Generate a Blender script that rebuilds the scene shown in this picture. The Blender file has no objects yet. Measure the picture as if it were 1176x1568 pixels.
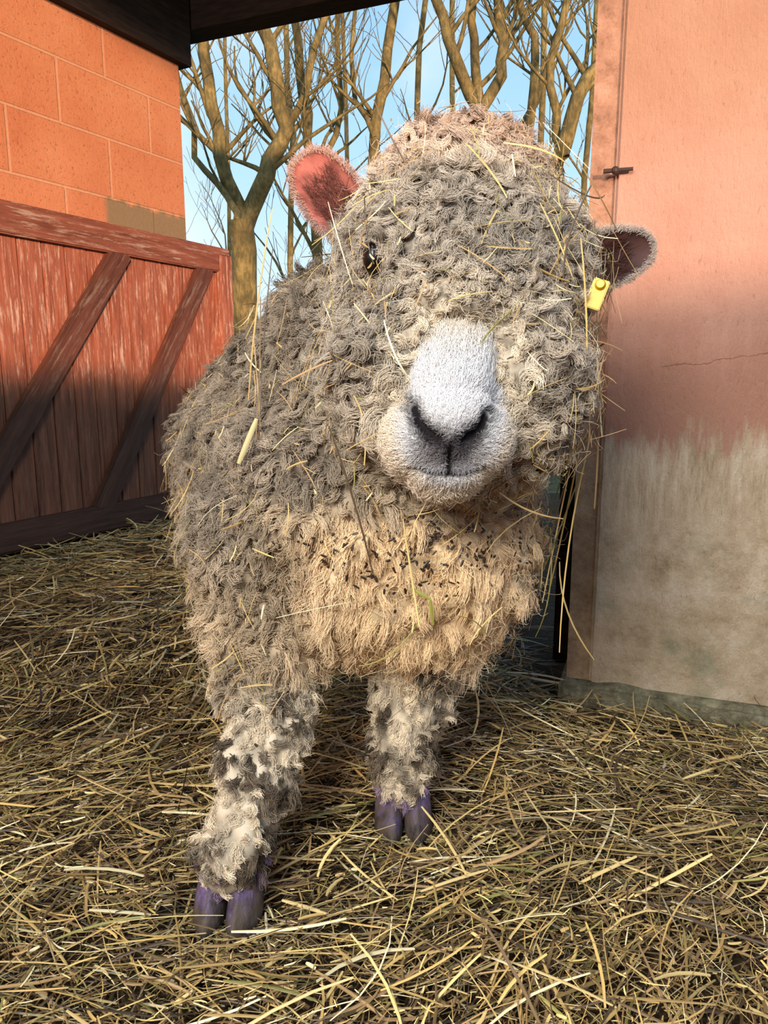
import bpy, bmesh, math, random
import numpy as np
from mathutils import Vector, Matrix, noise
random.seed(7); rng=np.random.default_rng(7)
scene=bpy.context.scene
try:
    scene.view_settings.view_transform='Standard'
except Exception as e: print(e)
COL=scene.collection
def lin(c):
    r=[]
    for v in c[:3]:
        v/=255.; r.append(v/12.92 if v<=.04045 else ((v+.055)/1.055)**2.4)
    return (r[0],r[1],r[2],1.)
def lina(a):
    a=np.asarray(a,float)/255.
    return np.where(a<=.04045,a/12.92,((a+.055)/1.055)**2.4)
# ---------------------------------------------------------------- node helper
class M:
    def __init__(s,name,rough=.9,spec=.2):
        s.m=bpy.data.materials.new(name); s.m.use_nodes=True; s.nt=s.m.node_tree; s.n=s.nt.nodes; s.l=s.nt.links
        s.b=s.n['Principled BSDF']; s.b.inputs['Roughness'].default_value=rough; s.b.inputs['Specular IOR Level'].default_value=spec
        s.tc=s.n.new('ShaderNodeTexCoord'); s.obj=s.tc.outputs['Object']
    def put(s,inp,v):
        if isinstance(v,bpy.types.NodeSocket): s.l.new(v,inp)
        elif isinstance(v,tuple) and len(v)==4 and inp.type!='RGBA': inp.default_value=v[:3]
        else: inp.default_value=v
    def map(s,scale=(1,1,1),loc=(0,0,0),vec=None):
        m=s.n.new('ShaderNodeMapping'); m.inputs['Scale'].default_value=scale; m.inputs['Location'].default_value=loc
        s.l.new(vec or s.obj,m.inputs['Vector']); return m.outputs[0]
    def noise(s,sc,vec=None,det=5,rough=.6,dist=0):
        t=s.n.new('ShaderNodeTexNoise'); t.inputs['Scale'].default_value=sc; t.inputs['Detail'].default_value=det
        t.inputs['Roughness'].default_value=rough; t.inputs['Distortion'].default_value=dist
        s.l.new(vec or s.obj,t.inputs['Vector']); return t.outputs['Fac']
    def ramp(s,f,stops):
        r=s.n.new('ShaderNodeValToRGB'); e=r.color_ramp.elements
        while len(e)<len(stops): e.new(.5)
        for i,(p,c) in enumerate(stops):
            e[i].position=p; e[i].color=c if len(c)==4 else (*c,1)
        s.l.new(f,r.inputs[0]); return r.outputs[0]
    def step(s,f,a,b):
        m=s.n.new('ShaderNodeMapRange'); m.interpolation_type='SMOOTHSTEP'
        m.inputs['From Min'].default_value=a; m.inputs['From Max'].default_value=b
        s.l.new(f,m.inputs['Value']); return m.outputs[0]
    def mix(s,f,a,b,mode='MIX'):
        m=s.n.new('ShaderNodeMix'); m.data_type='RGBA'; m.blend_type=mode
        s.put(m.inputs[0],f); s.put(m.inputs[6],a); s.put(m.inputs[7],b); return m.outputs[2]
    def math(s,op,a,b=0.):
        m=s.n.new('ShaderNodeMath'); m.operation=op; s.put(m.inputs[0],a); s.put(m.inputs[1],b); return m.outputs[0]
    def xyz(s,vec=None):
        m=s.n.new('ShaderNodeSeparateXYZ'); s.l.new(vec or s.obj,m.inputs[0]); return m.outputs
    def comb(s,x,y,z):
        m=s.n.new('ShaderNodeCombineXYZ')
        for i,v in enumerate((x,y,z)): s.put(m.inputs[i],v)
        return m.outputs[0]
    def attr(s,name):
        a=s.n.new('ShaderNodeAttribute'); a.attribute_name=name; return a.outputs['Color']
    def bump(s,h,st=.5,d=.01):
        b=s.n.new('ShaderNodeBump'); b.inputs['Strength'].default_value=st; b.inputs['Distance'].default_value=d
        s.l.new(h,b.inputs['Height']); s.l.new(b.outputs[0],s.b.inputs['Normal'])
    def col(s,c): s.put(s.b.inputs['Base Color'],c); return s.m
# ---------------------------------------------------------------- mesh helpers
def mk(name,bm_or_data,mats=(),parent=None,smooth=False):
    if isinstance(bm_or_data,bmesh.types.BMesh):
        me=bpy.data.meshes.new(name); bm_or_data.to_mesh(me); bm_or_data.free()
    else:
        me=bpy.data.meshes.new(name); v,f=bm_or_data; me.from_pydata(v,[],f); me.update()
    for m in mats: me.materials.append(m)
    if smooth:
        me.polygons.foreach_set('use_smooth',[True]*len(me.polygons))
    o=bpy.data.objects.new(name,me); COL.objects.link(o)
    if parent: o.parent=parent
    return o
def empty(name):
    e=bpy.data.objects.new(name,None); COL.objects.link(e); e.empty_display_size=.1; return e
def box(bm,x0,x1,y0,y1,z0,z1,mat=0,M4=None,bev=0):
    vs=[Vector((x,y,z)) for x in (x0,x1) for y in (y0,y1) for z in (z0,z1)]
    if M4: vs=[M4@v for v in vs]
    v=[bm.verts.new(c) for c in vs]; fs=[]
    for q in ((0,1,3,2),(4,6,7,5),(0,4,5,1),(2,3,7,6),(0,2,6,4),(1,5,7,3)):
        f=bm.faces.new([v[i] for i in q]); f.material_index=mat; fs.append(f)
    if bev:
        es=list({e for f in fs for e in f.edges})
        bmesh.ops.bevel(bm,geom=es,offset=bev,segments=2,affect='EDGES')
def fast_mesh(name,V,F,mats,colors=None,parent=None,smooth=False):
    me=bpy.data.meshes.new(name); nV=len(V); nF=len(F)
    me.vertices.add(nV); me.vertices.foreach_set('co',V.astype(np.float32).ravel())
    k=F.shape[1]; me.loops.add(nF*k); me.loops.foreach_set('vertex_index',F.astype(np.int32).ravel())
    me.polygons.add(nF); me.polygons.foreach_set('loop_start',(np.arange(nF)*k).astype(np.int32))
    me.polygons.foreach_set('loop_total',np.full(nF,k,np.int32)); me.update(calc_edges=True)
    if smooth: me.polygons.foreach_set('use_smooth',np.ones(nF,bool))
    if colors is not None:
        a=me.attributes.new('tint','FLOAT_COLOR','POINT'); c=np.ones((nV,4),np.float32); c[:,:3]=colors; a.data.foreach_set('color',c.ravel())
    for m in mats: me.materials.append(m)
    o=bpy.data.objects.new(name,me); COL.objects.link(o)
    if parent: o.parent=parent
    return o
def strips(P,D,N,L,W,C,bend=None,seg=4):
    n=len(P); D=D/np.linalg.norm(D,axis=1,keepdims=True); S=np.cross(D,N); S/=np.linalg.norm(S,axis=1,keepdims=True)+1e-9
    U=np.cross(S,D)
    s=np.linspace(0,1,seg+1)
    if bend is None: bend=np.zeros((n,3))
    V=np.zeros((n,seg+1,3,3))
    for i,t in enumerate(s):
        c=P+D*(L*t)[:,None]+bend*(4*t*(1-t))
        w=W*(1-.35*abs(2*t-1)**3)
        V[:,i,0]=c-S*(w/2)[:,None]; V[:,i,1]=c+U*(w*.38)[:,None]; V[:,i,2]=c+S*(w/2)[:,None]
    base=(np.arange(n)*(seg+1)*3)[:,None]
    F=[]
    for i in range(seg):
        for j in range(2):
            a=i*3+j; F.append(np.array([a,a+1,a+4,a+3]))
    F=np.array(F)[None]+base[:,:,None]
    CC=np.repeat(C[:,None,:],(seg+1)*3,axis=1)*(1+.12*(rng.random((n,(seg+1)*3,1))-.5))
    return V.reshape(-1,3),F.reshape(-1,4),CC.reshape(-1,3)
STRAW=lina([(230,204,136),(216,186,114),(198,166,102),(166,136,88),(128,104,70),(86,70,52),(152,146,80),(246,232,182),(122,116,68),(188,154,108)])
PR=np.array([.15,.16,.15,.14,.13,.12,.05,.09,.04,.06])
def straw_cols(n,br=(.6,1.15)):
    i=rng.choice(len(STRAW),n,p=PR/PR.sum()); return STRAW[i]*rng.uniform(*br,(n,1))
# ================================================================= MATERIALS
def mat_tint(name,rough=.8,spec=.2,gain=1.):
    m=M(name,rough,spec); return m.col(m.attr('tint'))
m_straw=mat_tint('straw_mat',.48,.5)
m=M('litter_floor'); n1=m.noise(6,det=8); n2=m.noise(90,m.map((1,2.5,1)),det=6,rough=.8)
c=m.ramp(n1,[(.3,lin((40,31,23))),(.6,lin((74,60,42))),(.8,lin((104,88,60)))])
c=m.mix(m.ramp(n2,[(.45,(0,0,0)),(.7,(1,1,1))]),c,lin((140,116,76)))
m.bump(n2,1,.02); m_floor=m.col(c)
m=M('outside_ground'); n1=m.noise(3,det=8); m_ground=m.col(m.ramp(n1,[(.3,lin((70,62,36))),(.6,lin((110,104,60))),(.8,lin((150,130,90)))]))
# left block wall
m=M('painted_blockwork',.85,.25); x,y,z=m.xyz()
br=m.n.new('ShaderNodeTexBrick'); m.l.new(m.comb(x,z,0.),br.inputs['Vector']); br.offset=.5
for k,v in {'Scale':1.,'Mortar Size':.006,'Mortar Smooth':.25,'Bias':0.,'Brick Width':.45,'Row Height':.225}.items(): br.inputs[k].default_value=v
br.inputs['Color1'].default_value=(1,1,1,1); br.inputs['Color2'].default_value=(.9,.9,.9,1); br.inputs['Mortar'].default_value=(0,0,0,1)
n1=m.noise(3,det=6); n2=m.noise(70,det=6,rough=.8)
c=m.ramp(n1,[(.3,lin((206,122,82))),(.55,lin((218,138,96))),(.8,lin((226,156,114)))])
c=m.mix(m.ramp(n2,[(.34,(1,1,1)),(.44,(0,0,0))]),c,lin((156,88,58)))
c=m.mix(m.math('MULTIPLY',br.outputs['Fac'],.6),c,lin((230,170,132)))
px=m.math('MULTIPLY',m.step(x,.62,.66),m.step(z,1.235,1.25)); px=m.math('MULTIPLY',px,m.step(m.math('ADD',z,m.math('MULTIPLY',m.noise(14),.1)),1.41,1.39))
c=m.mix(px,c,lin((150,122,90)))
h=m.math('ADD',m.math('MULTIPLY',br.outputs['Color'],1.),m.math('MULTIPLY',n2,.7)); m.bump(h,.9,.01); m_block=m.col(c)
# right rendered wall
m=M('painted_render',.75,.3); x,y,z=m.xyz()
nz=m.noise(9,m.map((3,1,.5)),det=8,rough=.7); nb=m.noise(5,det=7); nf=m.noise(60,m.map((2,1,.8)),det=6,rough=.75)
ns1=m.noise(12,m.map((3.5,1,.6)),det=8,rough=.8); ns2=m.noise(11,det=9,rough=.75)
nsm=m.mix(m.step(m.math('ADD',z,m.math('MULTIPLY',nb,.2)),.42,.55),ns2,ns1); ns=m.n.new('ShaderNodeRGBToBW'); m.l.new(nsm,ns.inputs[0]); ns=ns.outputs[0]
zz=m.math('ADD',m.math('ADD',z,m.math('MULTIPLY',m.math('SUBTRACT',nz,.5),.34)),m.math('MULTIPLY',m.math('SUBTRACT',nb,.5),.12))
top=m.ramp(nb,[(.3,lin((186,134,106))),(.6,lin((198,148,120))),(.8,lin((206,162,138)))])
pink=m.ramp(nb,[(.3,lin((206,150,128))),(.6,lin((216,164,142))),(.8,lin((224,180,160)))])
low=m.ramp(ns,[(.34,lin((160,136,104))),(.45,lin((206,182,148))),(.55,lin((228,206,174))),(.7,lin((248,232,208)))])
c=m.mix(m.step(z,.95,1.15),pink,top)
brn=m.mix(.5,pink,lin((172,120,88)))
c=m.mix(m.math('MULTIPLY',m.step(zz,.84,.60),.9),c,brn)
c=m.mix(m.step(zz,.57,.50),c,low)
c=m.mix(m.math('MULTIPLY',m.step(zz,.34,.1),.35),c,lin((176,160,126)))
gs=m.math('MULTIPLY',m.step(m.noise(5,m.map(loc=(3,1,7))),.54,.66),m.step(z,.40,.2)); c=m.mix(m.math('MULTIPLY',gs,.6),c,lin((140,150,122)))
c=m.mix(m.ramp(nf,[(.3,(.6,.6,.6)),(.42,(0,0,0))]),c,lin((130,98,72)))
w=m.math('ABSOLUTE',m.math('SUBTRACT',m.math('SUBTRACT',z,m.math('MULTIPLY',x,.14)),m.math('ADD',.61,m.math('MULTIPLY',m.noise(8),.06))))
cr=m.math('MULTIPLY',m.step(w,.0016,.0004),m.step(x,.13,.16)); c=m.mix(m.math('MULTIPLY',cr,.6),c,lin((130,80,56)))
m.bump(m.math('ADD',nf,m.math('ADD',m.math('MULTIPLY',nb,.8),m.math('MULTIPLY',ns,.8))),.85,.010); m_render=m.col(c)
m=M('rough_render',.9,.2); x,y,z=m.xyz(); nb=m.noise(22,det=8,rough=.75)
c=m.ramp(nb,[(.3,lin((116,84,66))),(.5,lin((166,122,98))),(.75,lin((196,154,130)))])
c=m.mix(m.step(m.math('ADD',z,m.math('MULTIPLY',nb,.2)),.68,.55),c,m.ramp(nb,[(.35,lin((146,120,90))),(.7,lin((208,182,144)))])); m.bump(nb,.9,.008); m_rough=m.col(c)
m=M('concrete'); n1=m.noise(30,det=8,rough=.8); m.bump(n1,1,.01); m_conc=m.col(m.ramp(n1,[(.3,lin((84,80,60))),(.5,lin((150,144,114))),(.7,lin((204,196,162)))]))
def woodmat(name,dark=1.,long='z'):
    m=M(name,.65,.3); x,y,z=m.xyz(); sc=(18,18,1.3) if long=='z' else (1.3,18,18)
    g=m.noise(2.2,m.map(sc),det=8,rough=.75,dist=.4); b=m.noise(3,det=5); g2=m.noise(9,m.map((7,7,.7) if long=='z' else (.7,7,7)),det=6,rough=.8)
    c=m.ramp(g,[(.28,lin((90*dark,48*dark,32*dark))),(.45,lin((148*dark,78*dark,54*dark))),(.62,lin((174*dark,98*dark,72*dark))),(.8,lin((208*dark,150*dark,120*dark)))])
    c=m.mix(m.ramp(g2,[(.52,(0,0,0)),(.62,(.85,.85,.85))]),c,lin((214*dark,172*dark,148*dark)))
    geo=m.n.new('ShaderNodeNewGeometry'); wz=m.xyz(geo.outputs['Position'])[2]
    zz=m.math('ADD',wz,m.math('MULTIPLY',m.math('SUBTRACT',b,.5),.25)); c=m.mix(m.math('MULTIPLY',m.step(zz,.72,.56),.88),c,m.ramp(g,[(.3,lin((40*dark,27*dark,20*dark))),(.7,lin((106*dark,70*dark,50*dark)))]))  # shadow on the lower gate painted in as darker wood by height
    m.bump(g,.8,.006); return m.col(c)
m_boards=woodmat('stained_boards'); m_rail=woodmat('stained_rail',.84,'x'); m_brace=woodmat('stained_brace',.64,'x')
m=M('dark_timber',.8); n1=m.noise(10,m.map((1,8,8)),det=6); m_dark=m.col(m.ramp(n1,[(.3,lin((22,16,13))),(.7,lin((52,38,30)))]))
m=M('bark',.85,.2); n1=m.noise(7,det=6); n2=m.noise(40,m.map((1,1,.4)),det=5)
c=m.ramp(n1,[(.3,lin((92,78,50))),(.5,lin((142,120,74))),(.7,lin((178,152,92)))]); c=m.mix(m.ramp(n2,[(.4,(.7,.7,.7)),(.6,(0,0,0))]),c,lin((84,78,50))); m.bump(n2,.6,.02); m_bark=m.col(c)
def plain(name,c,rough=.6,spec=.4,sc=40,var=.75):
    m=M(name,rough,spec); n=m.noise(sc,det=4); a=lin(c); d=tuple(v*var for v in a[:3])+(1,)
    return m.col(m.ramp(n,[(.35,d),(.65,a)]))
m_iron=plain('rusty_iron',(60,42,34),.6)
m_yellow=plain('yellow_plastic',(236,190,16),.35,.5,10,.9)
m_eye=plain('eye_black',(18,14,12),.25,.5)
m_earin=plain('ear_skin',(166,92,80),.7,.3,45,.45)
m_earin2=plain('ear_skin_dark',(84,54,48),.7,.3,30,.5)
m_earout=plain('ear_back',(190,160,140),.9,.2,60,.8)
m_base=mat_tint('fleece_underlayer',1,.05)
m_face=mat_tint('face_skin',.8,.2)
m=M('hoof_horn',.6,.3); n=m.noise(55,m.map((1,1,.5)),det=6,rough=.7); m.bump(n,.8,.004)
c=m.mix(1.,m.attr('tint'),m.ramp(n,[(.35,(.35,.33,.33)),(.6,(1,1,1)),(.75,(1.2,1.2,1.2))]),'MULTIPLY'); c=m.mix(m.ramp(m.noise(38,det=5),[(.48,(0,0,0)),(.58,(.8,.8,.8))]),c,lin((88,76,62))); m_hoof=m.col(c)
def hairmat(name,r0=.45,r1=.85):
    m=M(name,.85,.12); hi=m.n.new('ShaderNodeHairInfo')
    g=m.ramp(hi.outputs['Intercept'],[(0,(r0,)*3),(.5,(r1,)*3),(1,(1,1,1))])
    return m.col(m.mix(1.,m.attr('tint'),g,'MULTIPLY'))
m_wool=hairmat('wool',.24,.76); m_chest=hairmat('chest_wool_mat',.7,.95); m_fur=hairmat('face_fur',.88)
# ================================================================= ROOM
CW=Vector((-1.36,2.545,0)); ang=math.atan2(.878,.4785)
MW=Matrix.Translation(CW)@Matrix.Rotation(ang,4,'Z')
def place(o,Mx): o.matrix_world=Mx
bm=bmesh.new(); box(bm,-4.2,1.09,.07,.27,0,1.98); wl=mk('wall_left',bm,[m_block]); place(wl,MW)
bm=bmesh.new(); box(bm,-4.2,1.13,.03,.29,1.98,2.34); o=mk('ceiling_beam',bm,[m_dark]); place(o,MW)
ML=Matrix.Translation((-.80,3.56,0))@Matrix.Rotation(math.atan2(-.24,.57),4,'Z')
bm=bmesh.new(); box(bm,-.15,3.6,0,.12,2.14,2.34); o=mk('lintel_1',bm,[m_dark]); place(o,ML)  # lintel beam across the opening
bm=bmesh.new()
vs=[bm.verts.new(c) for c in ((-1.05,3.75,2.34),(2.6,2.2,2.34),(2.6,.4,2.34),(-2.7,.4,2.34))]
f=bm.faces.new(vs); r=bmesh.ops.extrude_face_region(bm,geom=[f]); bmesh.ops.translate(bm,vec=(0,0,.06),verts=[v for v in r['geom'] if isinstance(v,bmesh.types.BMVert)])
mk('ceiling',bm,[m_dark])
bm=bmesh.new(); box(bm,-3.2,2.9,-1.25,-1.1,0,1.10,bev=.01); mk('sun_block_wall',bm,[m_block])  # added half-wall out of view, blocks the low sun to set its shadow line
MR=Matrix.Translation((.37,1.42,0))@Matrix.Rotation(math.atan2(-.131,.353),4,'Z')
bm=bmesh.new()
box(bm,0,2.4,.012,.16,.04,2.34,1); box(bm,.045,2.4,0,.02,.036,2.34,0,bev=.006)
wr=mk('wall_right',bm,[m_render,m_rough]); place(wr,MR)
bm=bmesh.new(); box(bm,-.012,2.4,-.020,.17,-.03,.044,bev=.010)
bmesh.ops.subdivide_edges(bm,edges=[e for e in bm.edges if e.calc_length()>1],cuts=90)
for v in bm.verts: v.co+=Vector((0,.016*noise.noise(v.co*14),.014*noise.noise(v.co*13+Vector((5,5,5)))))
o=mk('baseboard_right',bm,[m_conc]); place(o,MR)
bm=bmesh.new(); r=bmesh.ops.create_cone(bm,segments=10,radius1=.004,radius2=.003,depth=.05,matrix=Matrix.Translation((.05,-.012,1.005))@Matrix.Rotation(math.pi/2,4,'Y'),cap_ends=True)
bmesh.ops.create_uvsphere(bm,u_segments=10,v_segments=8,radius=.007,matrix=Matrix.Translation((.045,-.012,1.005)))
o=mk('wall_bolt',bm,[m_iron]); place(o,MR)
bm=bmesh.new(); box(bm,-.05,.03,.18,.30,0,.52,bev=.006); o=mk('shade_block',bm,[m_dark]); place(o,MR)  # dark block stands in for the shade beside the wall end
# gate
gate=empty('wooden_gate'); gate.matrix_world=MW
bm=bmesh.new(); xx=-1.0
while xx<1.2:
    w=.098; box(bm,xx,xx+w-.004,.0,.022,.04,1.2,bev=.003); xx+=w
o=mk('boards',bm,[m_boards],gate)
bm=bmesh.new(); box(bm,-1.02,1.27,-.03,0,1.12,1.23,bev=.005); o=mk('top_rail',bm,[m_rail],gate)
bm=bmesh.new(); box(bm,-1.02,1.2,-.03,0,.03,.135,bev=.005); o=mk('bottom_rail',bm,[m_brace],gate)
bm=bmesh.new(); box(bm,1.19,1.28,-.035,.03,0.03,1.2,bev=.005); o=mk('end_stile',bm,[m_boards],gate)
def brace(name,a,b,w=.095):
    d=Vector((b[0]-a[0],0,b[1]-a[1])); L=d.length; th=math.atan2(d.z,d.x)
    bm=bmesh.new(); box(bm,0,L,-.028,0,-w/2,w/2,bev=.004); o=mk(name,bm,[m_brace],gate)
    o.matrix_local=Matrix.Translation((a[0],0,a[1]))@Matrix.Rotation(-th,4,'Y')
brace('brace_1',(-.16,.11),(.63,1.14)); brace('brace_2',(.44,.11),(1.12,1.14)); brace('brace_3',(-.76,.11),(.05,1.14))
bm=bmesh.new(); box(bm,-.62,-.5,-.034,-.028,1.15,1.2); mk('hinge_plate',bm,[m_iron],gate)
# floor & ground
def hgt(x,y): return .008*np.sin(7*x+1.3*y)*np.cos(5*y-2*x)+.006*np.sin(17*x+3)*np.sin(13*y)
gx=np.linspace(-3.4,3,130); gy=np.linspace(-1.4,4.2,130); X,Y=np.meshgrid(gx,gy); Z=hgt(X,Y)-.012
V=np.stack([X,Y,Z],-1).reshape(-1,3); I=np.arange(130*130).reshape(130,130)
F=np.stack([I[:-1,:-1],I[:-1,1:],I[1:,1:],I[1:,:-1]],-1).reshape(-1,4)
floor=fast_mesh('floor',V,F,[m_floor],smooth=True)
bm=bmesh.new(); box(bm,-40,40,-30,60,-.3,-.035); mk('ground',bm,[m_ground])
HOOF=np.array([[-.189,.78],[.028,.955]])
def bed(n,x0,x1,y0,y1,l0,l1,w0,w1,zmax,dim=1.):
    x=rng.uniform(x0,x1,n); y=rng.uniform(y0,y1,n)
    nr=np.array([.878,-.4785]); ok=((x+1.36)*nr[0]+(y-2.545)*nr[1]>.05)
    rn=np.array([-.348,-.9375]); a=(x-.37)*rn[0]+(y-1.42)*rn[1]; ok&=~((a<.03)&(x>.33)); x=x[ok]; y=y[ok]; a=a[ok]; n=len(x)
    th=rng.uniform(0,2*math.pi,n)
    pat=np.sin(2.3*x+1)+np.cos(3.1*y+x*2)+.8*np.sin(6.1*x-4*y)*np.cos(5*y+2*x)+.6*np.sin(19*x+7*y)*np.cos(16*y-9*x); loc=.6*np.sin(3*x+2*y)+.8*np.cos(2.2*x-3.1*y)
    th=np.where(rng.random(n)<.45,rng.normal(.3,.45,n)+loc+math.pi*(rng.random(n)<.5),th)
    el=rng.normal(0,.16,n)*(1+(rng.random(n)<.06)*1.6); D=np.stack([np.cos(th)*np.cos(el),np.sin(th)*np.cos(el),np.sin(el)],-1)
    u=rng.random(n); L=l0+(l1-l0)*u**2.6; W=w0+(w1-w0)*rng.random(n)**1.8
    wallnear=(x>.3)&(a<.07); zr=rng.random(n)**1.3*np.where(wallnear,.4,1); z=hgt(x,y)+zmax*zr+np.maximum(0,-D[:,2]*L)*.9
    L=np.where(wallnear,L*.6,L)
    for hx,hy in HOOF:
        near=(np.hypot(x+D[:,0]*L/2-hx,y+D[:,1]*L/2-hy)<.065); z=np.where(near,np.minimum(z,.006),z); D[near,2]=np.clip(D[near,2],-.03,.04); L=np.where(near,np.minimum(L,.07),L)
    P=np.stack([x,y,z],-1); N=np.tile([0,0,1.],(n,1))+rng.normal(0,.5,(n,3))
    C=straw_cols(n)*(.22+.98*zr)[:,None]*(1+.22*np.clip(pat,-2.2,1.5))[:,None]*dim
    bend=np.cross(D,[0,0,1.])*(rng.normal(0,.06,n)*L)[:,None]
    return strips(P,D,N,L,W,C,bend)
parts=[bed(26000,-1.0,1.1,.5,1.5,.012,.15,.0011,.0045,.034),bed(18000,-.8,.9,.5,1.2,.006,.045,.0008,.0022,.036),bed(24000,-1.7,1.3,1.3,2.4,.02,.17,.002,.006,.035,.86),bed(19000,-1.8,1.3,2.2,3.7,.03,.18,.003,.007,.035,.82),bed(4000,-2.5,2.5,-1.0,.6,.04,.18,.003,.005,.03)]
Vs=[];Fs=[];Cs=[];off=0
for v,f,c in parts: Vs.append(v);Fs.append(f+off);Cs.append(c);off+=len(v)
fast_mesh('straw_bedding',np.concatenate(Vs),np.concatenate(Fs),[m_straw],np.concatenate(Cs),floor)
# ================================================================= TREES
def tube(V,F,pts,rad,k=7):
    b=len(V); n=len(pts)
    for i,p in enumerate(pts):
        d=(pts[min(i+1,n-1)]-pts[max(i-1,0)]).normalized(); a=d.orthogonal().normalized() if abs(d.z)<.05 else d.cross(Vector((0,1,0))).normalized(); c=d.cross(a)
        for j in range(k):
            t=2*math.pi*j/k; V.append(p+(a*math.cos(t)+c*math.sin(t))*rad[i])
    for i in range(n-1):
        for j in range(k):
            F.append((b+i*k+j,b+i*k+(j+1)%k,b+(i+1)*k+(j+1)%k,b+(i+1)*k+j))
def grow(V,F,p,d,L,r,depth,k=6):
    n=6; pts=[p.copy()]; dd=d.copy(); rads=[r]
    for i in range(n):
        dd=(dd+Vector((random.gauss(0,.13),random.gauss(0,.13),random.gauss(.06,.09)))).normalized()
        p=p+dd*L/n; pts.append(p.copy()); rads.append(max(r*(1-.75*(i+1)/n),.0022))
    tube(V,F,pts,rads,k)
    if depth>0:
        for _ in range(random.choice((2,3,4))):
            i=random.randint(1,n-1); a=random.uniform(0,6.28); side=Vector((math.cos(a),math.sin(a)*.7,random.uniform(.3,1.1))).normalized()
            grow(V,F,pts[i],(dd*.5+side).normalized(),L*random.uniform(.45,.75),rads[i]*.6,depth-1,5)
RS=.52
def limb(V,F,uv,r0,r1,yy,sub=5,depth=2):
    r0*=RS; r1*=RS
    pts=[Vector(((u-588)*.0045*yy/5.5,yy+random.uniform(-.1,.1),.65+(2.47-.0042*v)*yy/5.5)) for u,v in uv]
    P=[];n=len(pts)
    for i in range(n-1):
        for t in (0,.33,.66): 
            q=pts[i].lerp(pts[i+1],t); q+=Vector((random.gauss(0,.018),random.gauss(0,.02),0)); P.append(q)
    P.append(pts[-1])
    if uv[-1][1]<=105:
        up=(P[-1]-P[-3]).normalized()
        for j in range(3): P.append(P[-1]+(up+Vector((random.gauss(0,.1),random.gauss(0,.1),.1)))*.35)
    R=[r0+(r1-r0)*i/(len(P)-1) for i in range(len(P))]
    tube(V,F,P,R,9)
    for _ in range(sub):
        i=random.randint(2,len(P)-2); s=random.choice((-1,1)); dd=Vector((s*random.uniform(.3,.9),random.uniform(-.3,.5),random.uniform(.5,1.1))).normalized()
        grow(V,F,P[i],dd,random.uniform(.5,1.2),min(R[i]*.45,.02),depth)
trees=[
 (5.5,[([(378,1200),(376,800),(372,480),(366,335)],.19,.17,0),([(366,340),(338,235),(326,120),(316,0)],.10,.055,7),([(366,345),(405,262),(436,190),(418,95),(408,0)],.13,.07,8),([(430,215),(475,110),(512,0)],.055,.035,6),([(366,340),(350,300),(300,235),(270,100)],.05,.03,4)]),
 (6.3,[([(500,1150),(492,600),(480,300),(470,160),(450,0)],.10,.05,8),([(482,280),(520,150),(520,0)],.05,.03,6)]),
 (6.0,[([(560,1150),(562,500),(572,180),(604,0)],.10,.06,8),([(570,210),(540,120),(545,0)],.04,.025,6)]),
 (5.6,[([(748,1200),(740,600),(736,165),(690,90),(662,0)],.12,.05,7),([(736,175),(728,70),(722,0)],.07,.045,6),([(737,170),(768,90),(762,0)],.08,.06,6)]),
 (6.6,[([(800,1150),(800,600),(806,200),(812,90),(790,0)],.09,.05,7),([(806,180),(845,80),(858,0)],.06,.04,6)]),
 (5.2,[([(880,1250),(872,600),(862,240),(878,150),(925,60)],.13,.06,6),([(862,235),(842,130),(860,0)],.06,.04,6)]),
 (8.2,[([(640,1100),(640,500),(636,200),(650,0)],.07,.05,10)]),
 (8.8,[([(430,1100),(434,500),(446,200),(440,0)],.07,.05,10)]),
 (9.3,[([(700,1100),(700,400),(690,0)],.07,.05,10)]),
 (8.5,[([(900,1100),(900,400),(906,0)],.07,.05,10)]),
 (9.0,[([(345,1100),(345,400),(352,0)],.05,.03,9)]),
 (8.0,[([(840,1100),(835,400),(825,0)],.07,.05,10)]),
 (9.6,[([(530,1100),(535,400),(525,0)],.06,.04,10)])]
for yy,ls in trees:
    V=[];F=[]
    for uv,r0,r1,sub in ls:
        if uv[0][1]>1000:
            u0=uv[0][0]; yb=(2.47+.65*5.5/yy)/.0042; uv=[(u0,yb)]+uv[1:]
        limb(V,F,uv,r0,r1,yy,sub)
    mk('bare_tree',(V,F),[m_bark],smooth=True)
# ================================================================= SHEEP
sheep=empty('sheep')
def ell(bm,c,r,rot=None,sub=3):
    Mx=Matrix.Translation(c)
    if rot: Mx=Mx@rot
    Mx=Mx@Matrix.Diagonal((*r,1)) if hasattr(r,'__len__') else Mx@Matrix.Scale(r,4)
    bmesh.ops.create_icosphere(bm,subdivisions=sub,radius=1,matrix=Mx)
def chain(bm,nodes,step=.012):
    for (p,r),(q,s) in zip(nodes[:-1],nodes[1:]):
        p=Vector(p);q=Vector(q); n=max(2,int((q-p).length/step))
        for i in range(n+1):
            t=i/n; ell(bm,p.lerp(q,t),r+(s-r)*t,sub=2)
def remesh(bm,voxel,smooth):
    o=mk('tmp',bm); md=o.modifiers.new('r','REMESH'); md.mode='VOXEL'; md.voxel_size=voxel
    ms=o.modifiers.new('s','SMOOTH'); ms.factor=.5; ms.iterations=smooth
    dg=bpy.context.evaluated_depsgraph_get(); me=bpy.data.meshes.new_from_object(o.evaluated_get(dg)); bpy.data.objects.remove(o)
    n=len(me.vertices); V=np.zeros(n*3,np.float32); me.vertices.foreach_get('co',V); V=V.reshape(-1,3).astype(float)
    me.calc_loop_triangles(); T=np.zeros(len(me.loop_triangles)*3,np.int32); me.loop_triangles.foreach_get('vertices',T); T=T.reshape(-1,3)
    bpy.data.meshes.remove(me); return V,T
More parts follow.
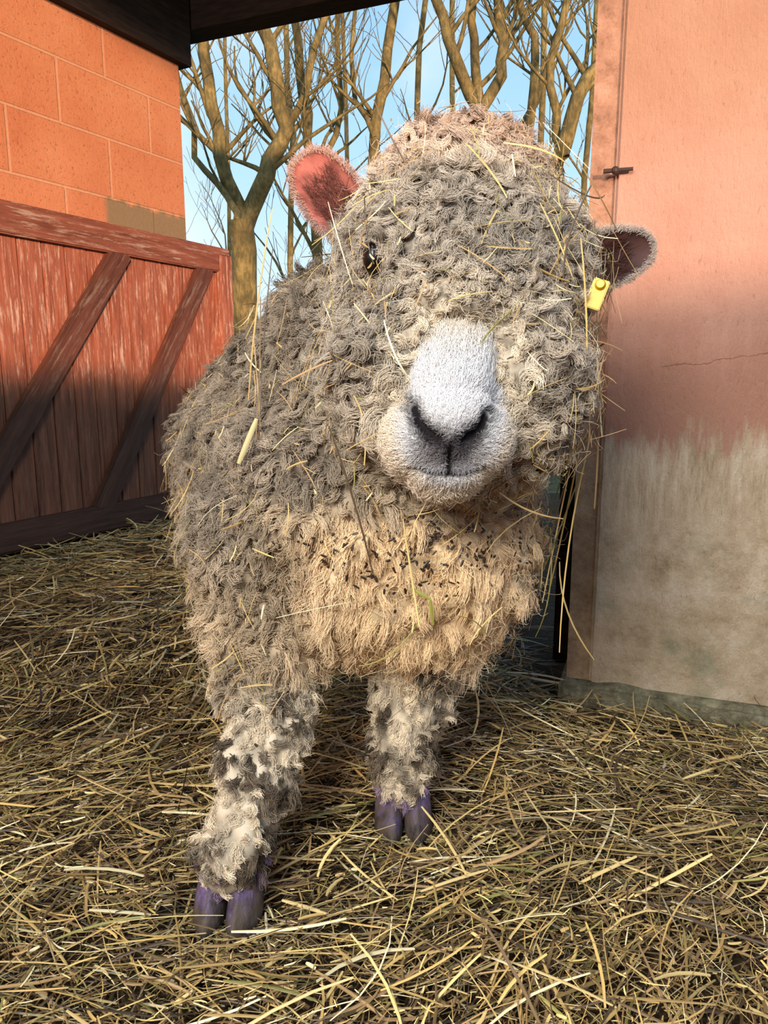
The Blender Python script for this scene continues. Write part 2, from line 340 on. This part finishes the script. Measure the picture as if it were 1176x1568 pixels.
def vnormals(V,T):
    fn=np.cross(V[T[:,1]]-V[T[:,0]],V[T[:,2]]-V[T[:,0]]); N=np.zeros_like(V)
    for i in range(3): np.add.at(N,T[:,i],fn)
    return N/(np.linalg.norm(N,axis=1,keepdims=True)+1e-12),fn
HC=Vector((.085,.895,.720))
bm=bmesh.new()
ell(bm,HC,(.144,.14,.186)); ell(bm,(.092,.875,.62),(.130,.125,.12)); ell(bm,(.085,.93,.80),(.138,.13,.122))
ell(bm,(.008,.795,.645),(.058,.062,.078)); ell(bm,(.150,.795,.645),(.058,.062,.078)); ell(bm,(.080,.788,.752),(.068,.060,.050))
ell(bm,(.0,1.02,.63),(.15,.17,.17)); ell(bm,(-.03,1.1,.62),(.185,.18,.18))
chain(bm,[((-.02,1.02,.47),.212),((-.095,1.3,.475),.252),((-.19,1.6,.47),.258),((-.22,1.78,.46),.21)],.06)
ell(bm,(.03,.95,.435),(.172,.13,.150)); ell(bm,(-.14,1.02,.42),(.130,.14,.160))
legA=[((-.155,.99,.37),.10),((-.155,.925,.28),.072),((-.146,.872,.20),.049),((-.163,.837,.14),.040),((-.178,.815,.098),.045),((-.187,.815,.065),.035),((-.187,.815,.045),.028)]
legB=[((.07,1.0,.34),.10),((.05,.985,.24),.060),((.022,.97,.165),.049),((.022,.966,.115),.037),((.024,.975,.082),.040),((.027,.985,.055),.031)]
legC=[((-.32,1.60,.42),.14),((-.33,1.52,.30),.08),((-.33,1.70,.20),.042),((-.33,1.675,.10),.030),((-.33,1.65,.045),.030)]
legD=[((-.10,1.60,.42),.14),((-.09,1.52,.30),.08),((-.085,1.70,.20),.042),((-.085,1.675,.10),.030),((-.085,1.65,.045),.030)]
for l in (legA,legB,legC,legD): chain(bm,l)
chain(bm,[((-.25,1.98,.55),.05),((-.26,2.03,.45),.045),((-.26,2.04,.33),.03)])
V,T=remesh(bm,.007,12)
N,_=vnormals(V,T)
def nz(P,s,o=0.): return np.array([noise.noise(Vector(p)*s+Vector((o,o,o))) for p in P])
def cellb(P,s):
    out=np.empty(len(P))
    for i,p in enumerate(P):
        p=Vector(p); p=p+noise.noise_vector(p*18)*.012
        d,_=noise.voronoi(p*s); out[i]=min(1.,d[1]-d[0])
    return out
cellv=cellb(V,30.)
disp=nz(V,11)*.020+nz(V,28)*.013+cellv*.012-.004
V=V+N*disp[:,None]
leg=V[:,2]<.25
N,FN=vnormals(V,T)
def ss(x,a,b):
    t=np.clip((x-a)/(b-a),0,1); return t*t*(3-2*t)
def segd(P,A,B):
    d=B-A; t=np.clip(((P-A)@d)/(d@d),0,1); return np.linalg.norm(P-(A+t[:,None]*d),axis=1)
FA=np.array([.077,.755,.670]); FB=np.array([.060,.675,.595]); MZ=np.array([.065,.72,.595]); EYE=np.array([-.010,.798,.768])
def headw(P):
    d=np.sqrt((((P-np.array(HC))/np.array([.165,.18,.215]))**2).sum(1)); d2=np.sqrt((((P-np.array([.092,.875,.62]))/np.array([.155,.165,.135]))**2).sum(1))
    return 1-ss(np.minimum(d,d2),1.0,1.12)
def chestw(P):
    return np.exp(-(((P[:,0]-.05)/.18)**2)**1.5)*(1-ss(P[:,2],.47,.53))*ss(P[:,2],.22,.27)*(1-ss(P[:,1],.98,1.12))
def wcolor(P):
    h=headw(P)[:,None]
    side=lina((186,170,148)); cream=lina((255,226,180)); pale=lina((242,226,196))
    c=np.tile(side,(len(P),1))
    hz=lina((214,200,180))*np.ones((len(P),3)); top=ss(P[:,2],.84,.92)[:,None]; hz=hz*(1-top)+lina((216,190,170))*top  # pinkish sunlight on top of the head put into the wool colour
    nf=(1-ss(np.minimum(segd(P,FA,FB),np.linalg.norm(P-MZ,axis=1)),.05,.10))[:,None]
    lowh=(1-ss(P[:,2],.52,.66))[:,None]; hz=hz*(1-.5*lowh)+lina((226,206,170))*.5*lowh
    hz=hz*(1-.85*nf)+lina((252,236,208))*.85*nf
    c=c*(1-h)+hz*h
    w=chestw(P); w2=(1-ss(P[:,2],.3,.5))*.55
    ww=np.clip(np.maximum(w,w2),0,1)[:,None]*(1-h); c=c*(1-ww)+cream*ww
    lg=(1-ss(P[:,2],.24,.29))[:,None]; c=c*(1-lg)+pale*lg
    return c
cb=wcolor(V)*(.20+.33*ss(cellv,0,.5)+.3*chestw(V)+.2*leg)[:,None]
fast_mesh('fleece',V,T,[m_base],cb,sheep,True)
def sample(V,T,FN,N,dens_fn,n):
    A=np.linalg.norm(FN,axis=1)/2; cen=V[T].mean(1); w=A*dens_fn(cen); p=w/w.sum()
    i=rng.choice(len(T),n,p=p); a=rng.random((n,2)); sw=a.sum(1)>1; a[sw]=1-a[sw]
    b=np.stack([1-a.sum(1),a[:,0],a[:,1]],1)
    P=(V[T[i]]*b[:,:,None]).sum(1); NN=(N[T[i]]*b[:,:,None]).sum(1); NN/=np.linalg.norm(NN,axis=1,keepdims=True)
    return P,NN
def thin(C,NN,r,var=0.):
    grid={}; keep=[]; rr=r*(1+var*np.clip(nz(C,24,6)*1.8,-1,1)); g=r*(1+var)
    for i,p in enumerate(C):
        k=(int(p[0]//g),int(p[1]//g),int(p[2]//g)); ok=True; r2=rr[i]**2
        for a in (-1,0,1):
            for b in (-1,0,1):
                for c in (-1,0,1):
                    for j in grid.get((k[0]+a,k[1]+b,k[2]+c),()):
                        q=C[j]
                        if (p[0]-q[0])**2+(p[1]-q[1])**2+(p[2]-q[2])**2<r2: ok=False;break
                    if not ok:break
                if not ok:break
            if not ok:break
        if ok: grid.setdefault(k,[]).append(i); keep.append(i)
    return C[keep],NN[keep],rr[keep]/r
def hair(name,P,tint,rad,mat,parent):
    n,k,_=P.shape; hc=bpy.data.hair_curves.new(name); hc.add_curves([k]*n)
    hc.attributes['position'].data.foreach_set('vector',P.astype(np.float32).ravel())
    a=hc.attributes.get('radius') or hc.attributes.new('radius','FLOAT','POINT'); a.data.foreach_set('value',rad.astype(np.float32).ravel())
    a=hc.attributes.new('tint','FLOAT_COLOR','CURVE'); c=np.ones((n,4),np.float32); c[:,:3]=tint; a.data.foreach_set('color',c.ravel())
    hc.materials.append(mat); o=bpy.data.objects.new(name,hc); COL.objects.link(o); o.parent=parent; return o
def arr(v,K): return v if hasattr(v,'__len__') else np.full(K,float(v))
def locks(C,N,F,L,lean,R,nst,curl,turns,npts,r0,col,pull=.6,jit=.1,base_sink=.004,pw=.7,phj=.2):
    K=len(C); F=F-N*(F*N).sum(1,keepdims=True); F/=np.linalg.norm(F,axis=1,keepdims=True)+1e-9
    B=np.cross(N,F); idx=np.repeat(np.arange(K),nst); n=len(idx)
    ph=rng.uniform(0,6.28,K)[idx]+rng.normal(0,1,n)*arr(phj,K)[idx]; tn=(arr(turns,K)*rng.uniform(.7,1.3,K))[idx]*(rng.choice([-1,1],K))[idx]
    Ls=(arr(L,K)[idx])*rng.uniform(.75,1.1,n); Rr=arr(R,K)[idx]; cu=arr(curl,K)[idx]*rng.uniform(.8,1.15,n); le=arr(lean,K)[idx]; pl=arr(pull,K)[idx]; jt=arr(jit,K)[idx]
    a=rng.uniform(0,6.28,n); r=Rr*np.sqrt(rng.random(n)); Ni,Fi,Bi,Ci=N[idx],F[idx],B[idx],C[idx]
    O=Fi*(r*np.cos(a))[:,None]+Bi*(r*np.sin(a))[:,None]; J=rng.normal(0,1,(n,3)); J2=rng.normal(0,1,(n,3))
    s=np.linspace(0,1,npts); P=np.zeros((n,npts,3))
    for i,t in enumerate(s):
        up=Ls*(t-.45*t*t*np.minimum(le,1.6))
        P[:,i]=Ci-Ni*base_sink+O*(1-pl*t)[:,None]+Ni*up[:,None]+Fi*(Ls*le*t**1.4)[:,None]+(Fi*np.cos(ph+tn*6.28*t)[:,None]+Bi*np.sin(ph+tn*6.28*t)[:,None])*(cu*t**pw)[:,None]+J*(Ls*jt*t)[:,None]+J2*(Ls*jt*.5*math.sin(9*t))[:,None]
    rad=np.tile(r0*(1-.6*s**2),(n,1)); tint=col[idx]*rng.uniform(.85,1.12,(n,1))
    return P,tint,rad
def dens_head(P): return headw(P)*(segd(P,FA,FB)>.032)*(P[:,1]<1.06)*(np.linalg.norm(P-EYE,axis=1)>.013)
def dens_body(P): return (1-headw(P))*(P[:,2]>.24)*np.where(P[:,1]<1.35,1.,.4)
def dens_leg(P): return (P[:,2]<.27)*(P[:,2]>.035)*1.
ups=np.array([0,0,-1.])
C,NN=sample(V,T,FN,N,dens_head,18000); C,NN,vs_=thin(C,NN,.0082,.38); K=len(C); print('head clumps',K)
nearf=1-ss(np.minimum(segd(C,FA,FB),np.linalg.norm(C-MZ,axis=1)),.045,.085)
fl=rng.normal(0,1,(K,3))*(.9-.6*nearf)[:,None]+ups*.6+(C-MZ)/.1*nearf[:,None]*.6; var=vs_
matted=ss(nz(C,16,12),-.05,.4); dirt=ss(nz(C,12,41),.08,.42)*(1-nearf)
col=wcolor(C)*(rng.uniform(.72,1.12,K)*(1-.12*matted)*(1-.24*dirt))[:,None]
Pn,tn,rd=locks(C,NN,fl,rng.uniform(.014,.025,K)*(1-.35*nearf)*var,rng.uniform(.0,.6,K)+.5*nearf,.0056*var,42,rng.uniform(.0040,.0076,K)*(1-.4*nearf)*var,rng.uniform(.6,1.5,K),10,.00036,col,pull=.30,jit=.045+.065*matted,pw=.5,phj=.2+.3*matted)
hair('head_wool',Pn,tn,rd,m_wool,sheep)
C,NN=sample(V,T,FN,N,dens_body,28000); C,NN,vs_=thin(C,NN,.0102,.38); K=len(C); print('body clumps',K); cw=chestw(C)
matted=ss(nz(C,14,22),-.05,.4)
fl=np.tile([-.15,.3,-1.],(K,1))+rng.normal(0,.6,(K,3))*(1-.65*cw)[:,None]; lumps=nz(C,20,9)
dirt=ss(nz(C,9,31),.02,.42)[:,None]*(1-cw)[:,None]
col=wcolor(C)*(rng.uniform(.66,1.12,K)*(1-cw)+rng.uniform(.92,1.05,K)*cw)[:,None]*(1+.3*lumps*(1-cw))[:,None]; col=col*(1-.40*dirt)
isc=rng.random(K)<ss(cw,.25,.75)
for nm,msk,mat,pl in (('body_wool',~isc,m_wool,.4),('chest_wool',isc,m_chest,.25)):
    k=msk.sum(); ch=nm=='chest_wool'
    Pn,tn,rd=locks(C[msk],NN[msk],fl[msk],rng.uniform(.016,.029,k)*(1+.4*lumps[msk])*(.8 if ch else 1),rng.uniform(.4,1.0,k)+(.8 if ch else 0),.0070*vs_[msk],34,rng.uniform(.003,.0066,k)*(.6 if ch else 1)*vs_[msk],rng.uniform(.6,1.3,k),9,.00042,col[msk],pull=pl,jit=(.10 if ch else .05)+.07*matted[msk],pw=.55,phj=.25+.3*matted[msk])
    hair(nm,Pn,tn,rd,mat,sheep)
C,NN=sample(V,T,FN,N,lambda P:(P[:,2]>.24)*(P[:,1]<1.4)*(segd(P,FA,FB)>.04)*1.,12000); K=len(C)
Pn,tn,rd=locks(C,NN,rng.normal(0,1,(K,3)),rng.uniform(.022,.036,K),rng.uniform(0,.8,K),.001,1,.006,1.2,8,.0002,wcolor(C)*1.1,pull=.1,jit=.22)
hair('loose_fuzz',Pn,tn,rd,m_wool,sheep)
C,NN=sample(V,T,FN,N,dens_leg,9000); C,NN,vs_=thin(C,NN,.0060); K=len(C); print('leg clumps',K)
lp=nz(C,18,3)+.6*nz(C,45,1); mud=ss(lp,-.05,.28)[:,None]; col=wcolor(C)*rng.uniform(.75,1.1,(K,1)); col=col*(1-mud)+lina((122,108,90))*mud*rng.uniform(.4,1.1,(K,1))
pz=(rng.random(K)<.5*(1-ss(C[:,2],.05,.09))); col[pz]=lina((172,150,178))*rng.uniform(.6,1.15,(pz.sum(),1))
Pn,tn,rd=locks(C,NN,np.tile([0,-.1,-1.],(K,1))+rng.normal(0,.7,(K,3)),rng.uniform(.009,.021,K)*np.where(C[:,2]<.07,.75,1)*(1+.5*lp),rng.uniform(.3,1.1,K),.0045,26,.0038,1.,8,.00036,col,pull=.38,jit=.12)
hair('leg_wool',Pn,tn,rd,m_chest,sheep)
# ---- face
bm=bmesh.new()
chain(bm,[((.078,.818,.712),.033),((.076,.796,.690),.034),((.068,.754,.652),.035),((.063,.724,.625),.037)],.006)
ell(bm,(.061,.708,.607),(.043,.036,.034)); ell(bm,(.034,.712,.590),(.033,.035,.033)); ell(bm,(.087,.712,.590),(.033,.035,.033))
ell(bm,(.060,.698,.597),(.028,.030,.031)); ell(bm,(.060,.714,.564),(.038,.036,.025)); ell(bm,(.060,.720,.553),(.031,.032,.020)); ell(bm,(.063,.77,.597),(.064,.07,.060))
Vf,Tf=remesh(bm,.0026,18); Nf,_=vnormals(Vf,Tf)
dz=.0055
NOS=[[(.0285,.6245-dz),(.0320,.613-dz),(.0395,.6045-dz),(.0485,.5985-dz)],[(.0930,.6175-dz),(.0890,.609-dz),(.0815,.6025-dz),(.0725,.5975-dz)]]
PH=[(.0605,.594-dz),(.0605,.571-dz)]; MO=[(.028,.5715-dz),(.042,.5655-dz),(.0605,.5650-dz),(.079,.5655-dz),(.092,.5715-dz)]; GR=[(.043,.598-dz),(.0605,.590-dz),(.078,.597-dz)]
def q(P2,pl):
    d=np.full(len(P2),9.)
    for a,b in zip(pl[:-1],pl[1:]):
        A=np.array(a);B=np.array(b);e=B-A;t=np.clip(((P2-A)@e)/(e@e),0,1); d=np.minimum(d,np.linalg.norm(P2-(A+t[:,None]*e),axis=1))
    return d
XZ=Vf[:,[0,2]]; fr=(Nf[:,1]<.1)*1.
dn=np.minimum(q(XZ,NOS[0]),q(XZ,NOS[1]))
Vf=Vf-Nf*(fr*(.008*np.exp(-(dn/.005)**2)+.003*np.exp(-(q(XZ,PH)/.0022)**2)+.0018*np.exp(-(q(XZ,MO)/.0018)**2)))[:,None]
white=np.array([.84,.83,.82])
def facecol(P2,base):
    dn=np.minimum(q(P2,NOS[0]),q(P2,NOS[1])); dph=q(P2,PH); dm=q(P2,MO)
    k=np.exp(-(q(P2,GR)/.0150)**2)[:,None]*.96; c=base*(1-k)+lina((66,60,62))*k
    k=np.exp(-(q(P2,[(.048,.571),(.0605,.577),(.073,.571)])/.0155)**2)[:,None]*.75; c=c*(1-k)+lina((96,90,94))*k
    k=np.clip(1.7*np.exp(-(np.minimum(dn,dph*1.8)/.0066)**2)+1.2*np.exp(-(dm/.0026)**2),0,1)[:,None]; c=c*(1-k)+lina((18,13,15))*k
    return c,np.minimum(np.minimum(dn,dph*1.6),dm*2.4)
fc,_=facecol(XZ,np.tile(white,(len(Vf),1))*.9); fast_mesh('face',Vf,Tf,[m_face],fc,sheep,True)
Nf,FNf=vnormals(Vf,Tf)
P0,N0=sample(Vf,Tf,FNf,Nf,lambda P:(P[:,1]<.82)*1.,40000)
c0,dd=facecol(P0[:,[0,2]],np.tile(white,(len(P0),1)))
edge=np.maximum(ss(P0[:,2],.650,.70),ss(segd(P0,FA,FB),.036,.056))[:,None]*.8; c0=c0*(1-edge)+lina((242,224,194))*edge
keep=(dd>.0052); P0=P0[keep];N0=N0[keep];c0=c0[keep]
flow=P0-np.array([.0605,.66,.588]); flow[:,1]*=.4
far=ss(np.linalg.norm(P0-np.array([.06,.67,.595]),axis=1),.03,.12)
Pn,tn,rd=locks(P0,N0,flow+rng.normal(0,.014,P0.shape),.0045+.0165*far,np.full(len(P0),1.1),.0006,2,.0003+.0035*far,.6,5,.00025,c0,pull=.2,jit=.14,base_sink=.0005)
hair('face_fur',Pn,tn,rd,m_fur,sheep)
# ---- eyes
for i,(c,rz) in enumerate(((tuple(EYE),-.5),((.178,.805,.768),.5))):
    bm=bmesh.new(); ell(bm,c,(.012,.013,.018),Matrix.Rotation(rz,4,'Z')); mk('eye_%d'%(i+1),bm,[m_eye],sheep,True)
# ---- ears
def ear(name,base,tip,face,W,mi,wool,pw=3.2,nin=800):
    base=Vector(base);tip=Vector(tip);A=(tip-base);L=A.length;A.normalize();Fn=Vector(face);Fn=(Fn-A*Fn.dot(A)).normalized();S=A.cross(Fn)
    nu,nv=20,13; V=[];F=[]
    for lay in (0,1):
        for i in range(nu):
            u=i/(nu-1); u=1-(1-u)**1.3; w=W*(.6+.4*math.sin(min(1,u/.45)*math.pi/2))*math.sqrt(max(0,1-max(0,(u-.42)/.58)**pw))+.0005
            for j in range(nv):
                v=-1+2*j/(nv-1); cup=.42*W*(v*v)*(1.1-u*.5)-.014*math.sin(math.pi*u)
                V.append(base+A*(L*u)+S*(w*v)+Fn*(cup*(w/W)-(.004*(1-v*v*.7) if lay else 0)))
    o=nu*nv
    for i in range(nu-1):
        for j in range(nv-1):
            a=i*nv+j; F.append((a,a+1,a+nv+1,a+nv)); F.append((o+a,o+a+nv,o+a+nv+1,o+a+1))
    for i in range(nu-1):
        for j in (0,nv-1):
            a=i*nv+j; F.append((a,a+nv,o+a+nv,o+a))
    ob=mk(name,(V,F),[mi,m_earout],sheep,True)
    for k,p in enumerate(ob.data.polygons):
        if min(p.vertices)>=o: p.material_index=1
    VV=np.array([list(v) for v in V]); L1=VV[[i*nv for i in range(nu)]]; L2=VV[[i*nv+nv-1 for i in range(nu)]]
    path=np.concatenate([L1,L2[::-1]]); seg=np.linalg.norm(np.diff(path,axis=0),axis=1); cum=np.concatenate([[0],np.cumsum(seg)])
    u=rng.uniform(0,cum[-1],3200); R=np.stack([np.interp(u,cum,path[:,k]) for k in range(3)],1)+rng.normal(0,.0018,(3200,3))
    ctr=np.array(base.lerp(tip,.45)); out=R-ctr; out/=np.linalg.norm(out,axis=1,keepdims=True)
    c=np.tile(lina(wool),(len(R),1))*rng.uniform(.7,1.1,(len(R),1))
    nn=np.tile(np.array(Fn),(len(R),1))*.5+out; nn/=np.linalg.norm(nn,axis=1,keepdims=True)
    Pn,tn,rd=locks(R,nn,out+rng.normal(0,.4,R.shape),rng.uniform(.003,.008,len(R)),.5,.001,1,.0005,.3,5,.0002,c,base_sink=0)
    n=nin; uu=rng.random(n)**1.8*.75; vv=rng.uniform(-.8,.8,n); Q=np.array([list(base+A*(L*a)+S*(W*.8*b)+Fn*(.42*W*b*b*(1.1-a*.5)-.012*math.sin(math.pi*a)))for a,b in zip(uu,vv)])
    cc=np.tile(lina((92,56,48)),(n,1))*rng.uniform(.6,1.3,(n,1))
    P2,t2,r2=locks(Q,np.tile(np.array(Fn),(n,1)),np.tile(np.array(A),(n,1))+rng.normal(0,.5,(n,3)),rng.uniform(.006,.014,n),1.2,.001,1,.001,.4,5,.0002,cc,base_sink=0)
    hair(name+'_fringe',np.concatenate([Pn,P2]),np.concatenate([tn,t2]),np.concatenate([rd,r2]),m_fur,sheep)
ear('ear_1',(-.026,.90,.808),(-.095,.915,.898),(-.05,-1,.1),.033,m_earin,(206,166,150),3.2,1300)
ear('ear_2',(.200,.92,.766),(.320,.925,.802),(.1,-1,-.1),.032,m_earin2,(214,200,186),2.2,1400)
bm=bmesh.new(); Mt=Matrix.Translation((.222,.797,.735))@Matrix.Rotation(.35,4,'Y')@Matrix.Rotation(-.3,4,'Z')
box(bm,-.0085,.0085,-.0015,.0015,-.018,.013,0,Mt,bev=.001); bmesh.ops.create_cone(bm,segments=16,radius1=.006,radius2=.004,depth=.006,cap_ends=True,matrix=Mt@Matrix.Translation((0,-.004,.007))@Matrix.Rotation(math.pi/2,4,'X'))
mk('ear_tag',bm,[m_yellow],sheep)
# ---- hooves
def hoof(name,cx,cy,yaw=0.):
    V=[];F=[];C=[];k=24
    for side in (-1,1):
        rings=[(0.0,.0195,.038,0),(.005,.0205,.040,.0),(.012,.0203,.039,.002),(.022,.0198,.035,.006),(.032,.0190,.031,.010),(.042,.0178,.027,.014),(.052,.016,.022,.018),(.060,.008,.012,.020)]
        b0=len(V)
        for z,w,l,sh in rings:
            for j in range(k):
                t=2*math.pi*j/k; s=math.sin(t); fx=w*math.cos(t)*(1-.45*max(0,-s)**2); yy=l*s
                x=side*.0215+fx-side*.004*max(0,-s); y=yy+sh
                X=cx+x*math.cos(yaw)-y*math.sin(yaw); Yy=cy+x*math.sin(yaw)+y*math.cos(yaw)
                V.append((X,Yy,z+.006+.0015*math.sin(j*2.1+side)))
                p=min(1,max(0,(z-.022+.022*noise.noise(Vector((X,Yy,z))*70))/.02)); a=lina((94,85,80)); b=lina((124,104,150)) ; C.append((a*(1-p)+b*p)*random.uniform(.75,1.1))
        for r in range(len(rings)-1):
            for j in range(k): F.append((b0+r*k+j,b0+r*k+(j+1)%k,b0+(r+1)*k+(j+1)%k,b0+(r+1)*k+j))
    fast_mesh(name,np.array(V),np.array(F),[m_hoof],np.array(C),sheep,True)
hoof('hoof_1',-.189,.790,-.12); hoof('hoof_2',.028,.965,.05); hoof('hoof_3',-.33,1.64); hoof('hoof_4',-.085,1.64)
# ---- straw on the fleece
def dens_vis(P): return (P[:,1]<1.5)*(P[:,2]>.26)*np.where(headw(P)>.5,1.5,1.)*np.where(chestw(P)>.4,.35,1.)*(segd(P,FA,FB)>.06)*np.where(P[:,0]>.15,2.4,1)
P0,N0=sample(V,T,FN,N,dens_vis,2700); n=len(P0); nl=150
D=rng.normal(0,1,(n,3)); D[:,2]-=.8; D=D-N0*((D*N0).sum(1,keepdims=True))*.9; D/=np.linalg.norm(D,axis=1,keepdims=True)
L=.008+.055*rng.random(n)**2.2; W=.0006+.0016*rng.random(n)**2; L[:nl]=rng.uniform(.045,.11,nl); W[:nl]=rng.uniform(.0010,.0020,nl)
offn=rng.uniform(.016,.032,(n,1)); offn[:nl]=.028; cc=straw_cols(n,(.8,1.2)); cc[:nl]=straw_cols(nl,(.95,1.2))
a=strips(P0+N0*offn,D,N0,L,W,cc,rng.normal(0,.05,(n,3))*L[:,None])
LS=[((-.135,.94,.80),(-.150,.88,.55)),((-.13,.91,.84),(-.165,.91,.62)),((-.145,.90,.74),(-.16,.88,.52)),((-.16,.93,.70),(-.145,.88,.50)),((.225,.84,.60),(.19,.91,.38)),((.23,.85,.64),(.205,.92,.36)),((.235,.86,.62),(.215,.93,.37)),((.215,.82,.58),(.185,.90,.33)),((.228,.84,.55),(.20,.91,.40)),((.24,.86,.58),(.225,.90,.30)),
((-.055,.74,.60),(-.012,.77,.44)),((.02,.77,.50),(.04,.80,.37)),((.045,.82,.38),(-.03,.83,.31)),((.205,.76,.62),(.19,.75,.78)),((.17,.73,.74),(.20,.76,.83)),((.0,.71,.70),(.025,.695,.645)),((.19,.77,.50),(.12,.76,.53)),((.235,.82,.66),(.24,.83,.50)),((-.03,.74,.63),(-.02,.745,.56)),((.185,.77,.86),(.245,.82,.80)),((.22,.90,.42),(.30,1.0,.25)),
((.16,.76,.84),(.225,.80,.83)),((.12,.80,.88),(.19,.81,.86)),((-.03,.76,.72),(.01,.73,.665)),((.24,.86,.72),(.25,.85,.58)),((-.02,.80,.83),(-.01,.78,.76)),((.10,.82,.34),(.14,.84,.38)),
((-.148,.865,.600),(-.170,.86,.548)),((.030,.80,.415),(.052,.80,.402)),((.052,.80,.402),(.056,.805,.370)),((.19,.88,.50),(.165,.95,.33)),((.20,.87,.47),(.20,.93,.31)),((-.01,.80,.92),(.02,.79,.86)),((.08,.77,.87),(.12,.765,.82))]
A0=np.array([l[0] for l in LS]);B0=np.array([l[1] for l in LS]);dv=B0-A0;Ln=np.linalg.norm(dv,axis=1);nn=np.tile([0,-1.,.2],(len(LS),1)); WW=rng.uniform(.0014,.0024,len(LS)); WW[27]=.0065; WW[28]=WW[29]=.004
LC=straw_cols(len(LS),(1.,1.2)); LC[28]=LC[29]=lina((150,150,70)); LC[27]=lina((196,182,130)); BD=rng.normal(0,.006,(len(LS),3)); BD[27:30]=0
b=strips(A0,dv,nn,Ln,WW,LC,BD,8)
fast_mesh('clinging_straw',np.concatenate([a[0],b[0]]),np.concatenate([a[1],b[1]+len(a[0])]),[m_straw],np.concatenate([a[2],b[2]]),sheep)
P0,N0=sample(V,T,FN,N,lambda P:np.exp(-((P[:,0]-.06)/.11)**2-((P[:,2]-.45)/.028)**2)*(P[:,1]<.95)+.004*(P[:,1]<1.1),330); n=len(P0)
D=rng.normal(0,1,(n,3)); D-=N0*(D*N0).sum(1,keepdims=True)
v,f,c=strips(P0+N0*rng.uniform(.012,.020,(n,1)),D,N0,rng.uniform(.003,.009,n),rng.uniform(.0018,.0038,n),np.tile(lina((48,34,24)),(n,1)),None,2)
fast_mesh('dirt_flakes',v,f,[m_straw],c,sheep)
# ================================================================= LIGHT
w=bpy.data.worlds.new('world'); scene.world=w; w.use_nodes=True; nt=w.node_tree; bg=nt.nodes['Background']
tc=nt.nodes.new('ShaderNodeTexCoord'); sp=nt.nodes.new('ShaderNodeSeparateXYZ'); nt.links.new(tc.outputs['Generated'],sp.inputs[0])
rp=nt.nodes.new('ShaderNodeValToRGB'); e=rp.color_ramp.elements; e[0].position=0; e[0].color=lin((230,242,249)); e[1].position=.6; e[1].color=lin((112,172,228))
k=e.new(.24); k.color=lin((178,218,243)); nt.links.new(sp.outputs[2],rp.inputs[0])
ns=nt.nodes.new('ShaderNodeTexNoise'); ns.inputs['Scale'].default_value=3; ns.inputs['Detail'].default_value=6; nt.links.new(tc.outputs['Generated'],ns.inputs['Vector'])
r2=nt.nodes.new('ShaderNodeValToRGB'); r2.color_ramp.elements[0].position=.5; r2.color_ramp.elements[1].position=.75; nt.links.new(ns.outputs['Fac'],r2.inputs[0])
mx=nt.nodes.new('ShaderNodeMix'); mx.data_type='RGBA'; nt.links.new(r2.outputs[0],mx.inputs[0]); nt.links.new(rp.outputs[0],mx.inputs[6]); mx.inputs[7].default_value=lin((236,244,250)); nt.links.new(mx.outputs[2],bg.inputs['Color'])
bg.inputs['Strength'].default_value=1.25
sd=bpy.data.lights.new('sun','SUN'); sd.energy=5.0; sd.color=(1,.70,.47); sd.angle=math.radians(3)
so=bpy.data.objects.new('sun',sd); COL.objects.link(so); so.rotation_euler=Vector((-.3,1,-.12)).to_track_quat('-Z','Y').to_euler()
ad=bpy.data.lights.new('fill_light','AREA'); ad.shape='RECTANGLE'; ad.size=.9; ad.size_y=.6; ad.energy=72; ad.color=(1,.94,.86)  # added soft fill from behind the camera, not a fitting of the shed
ao=bpy.data.objects.new('fill_light',ad); COL.objects.link(ao); ao.location=(-.7,-.8,1.6); ao.rotation_euler=(Vector((.1,1.1,.5))-ao.location).to_track_quat('-Z','Y').to_euler()
# ================================================================= CAMERA
cd=bpy.data.cameras.new('camera'); cd.sensor_fit='VERTICAL'; cd.sensor_height=36; cd.lens=26; cd.clip_start=.02
co=bpy.data.objects.new('camera',cd); COL.objects.link(co); co.location=(0,0,.65); co.rotation_euler=(math.radians(90-10.5),0,0); scene.camera=co
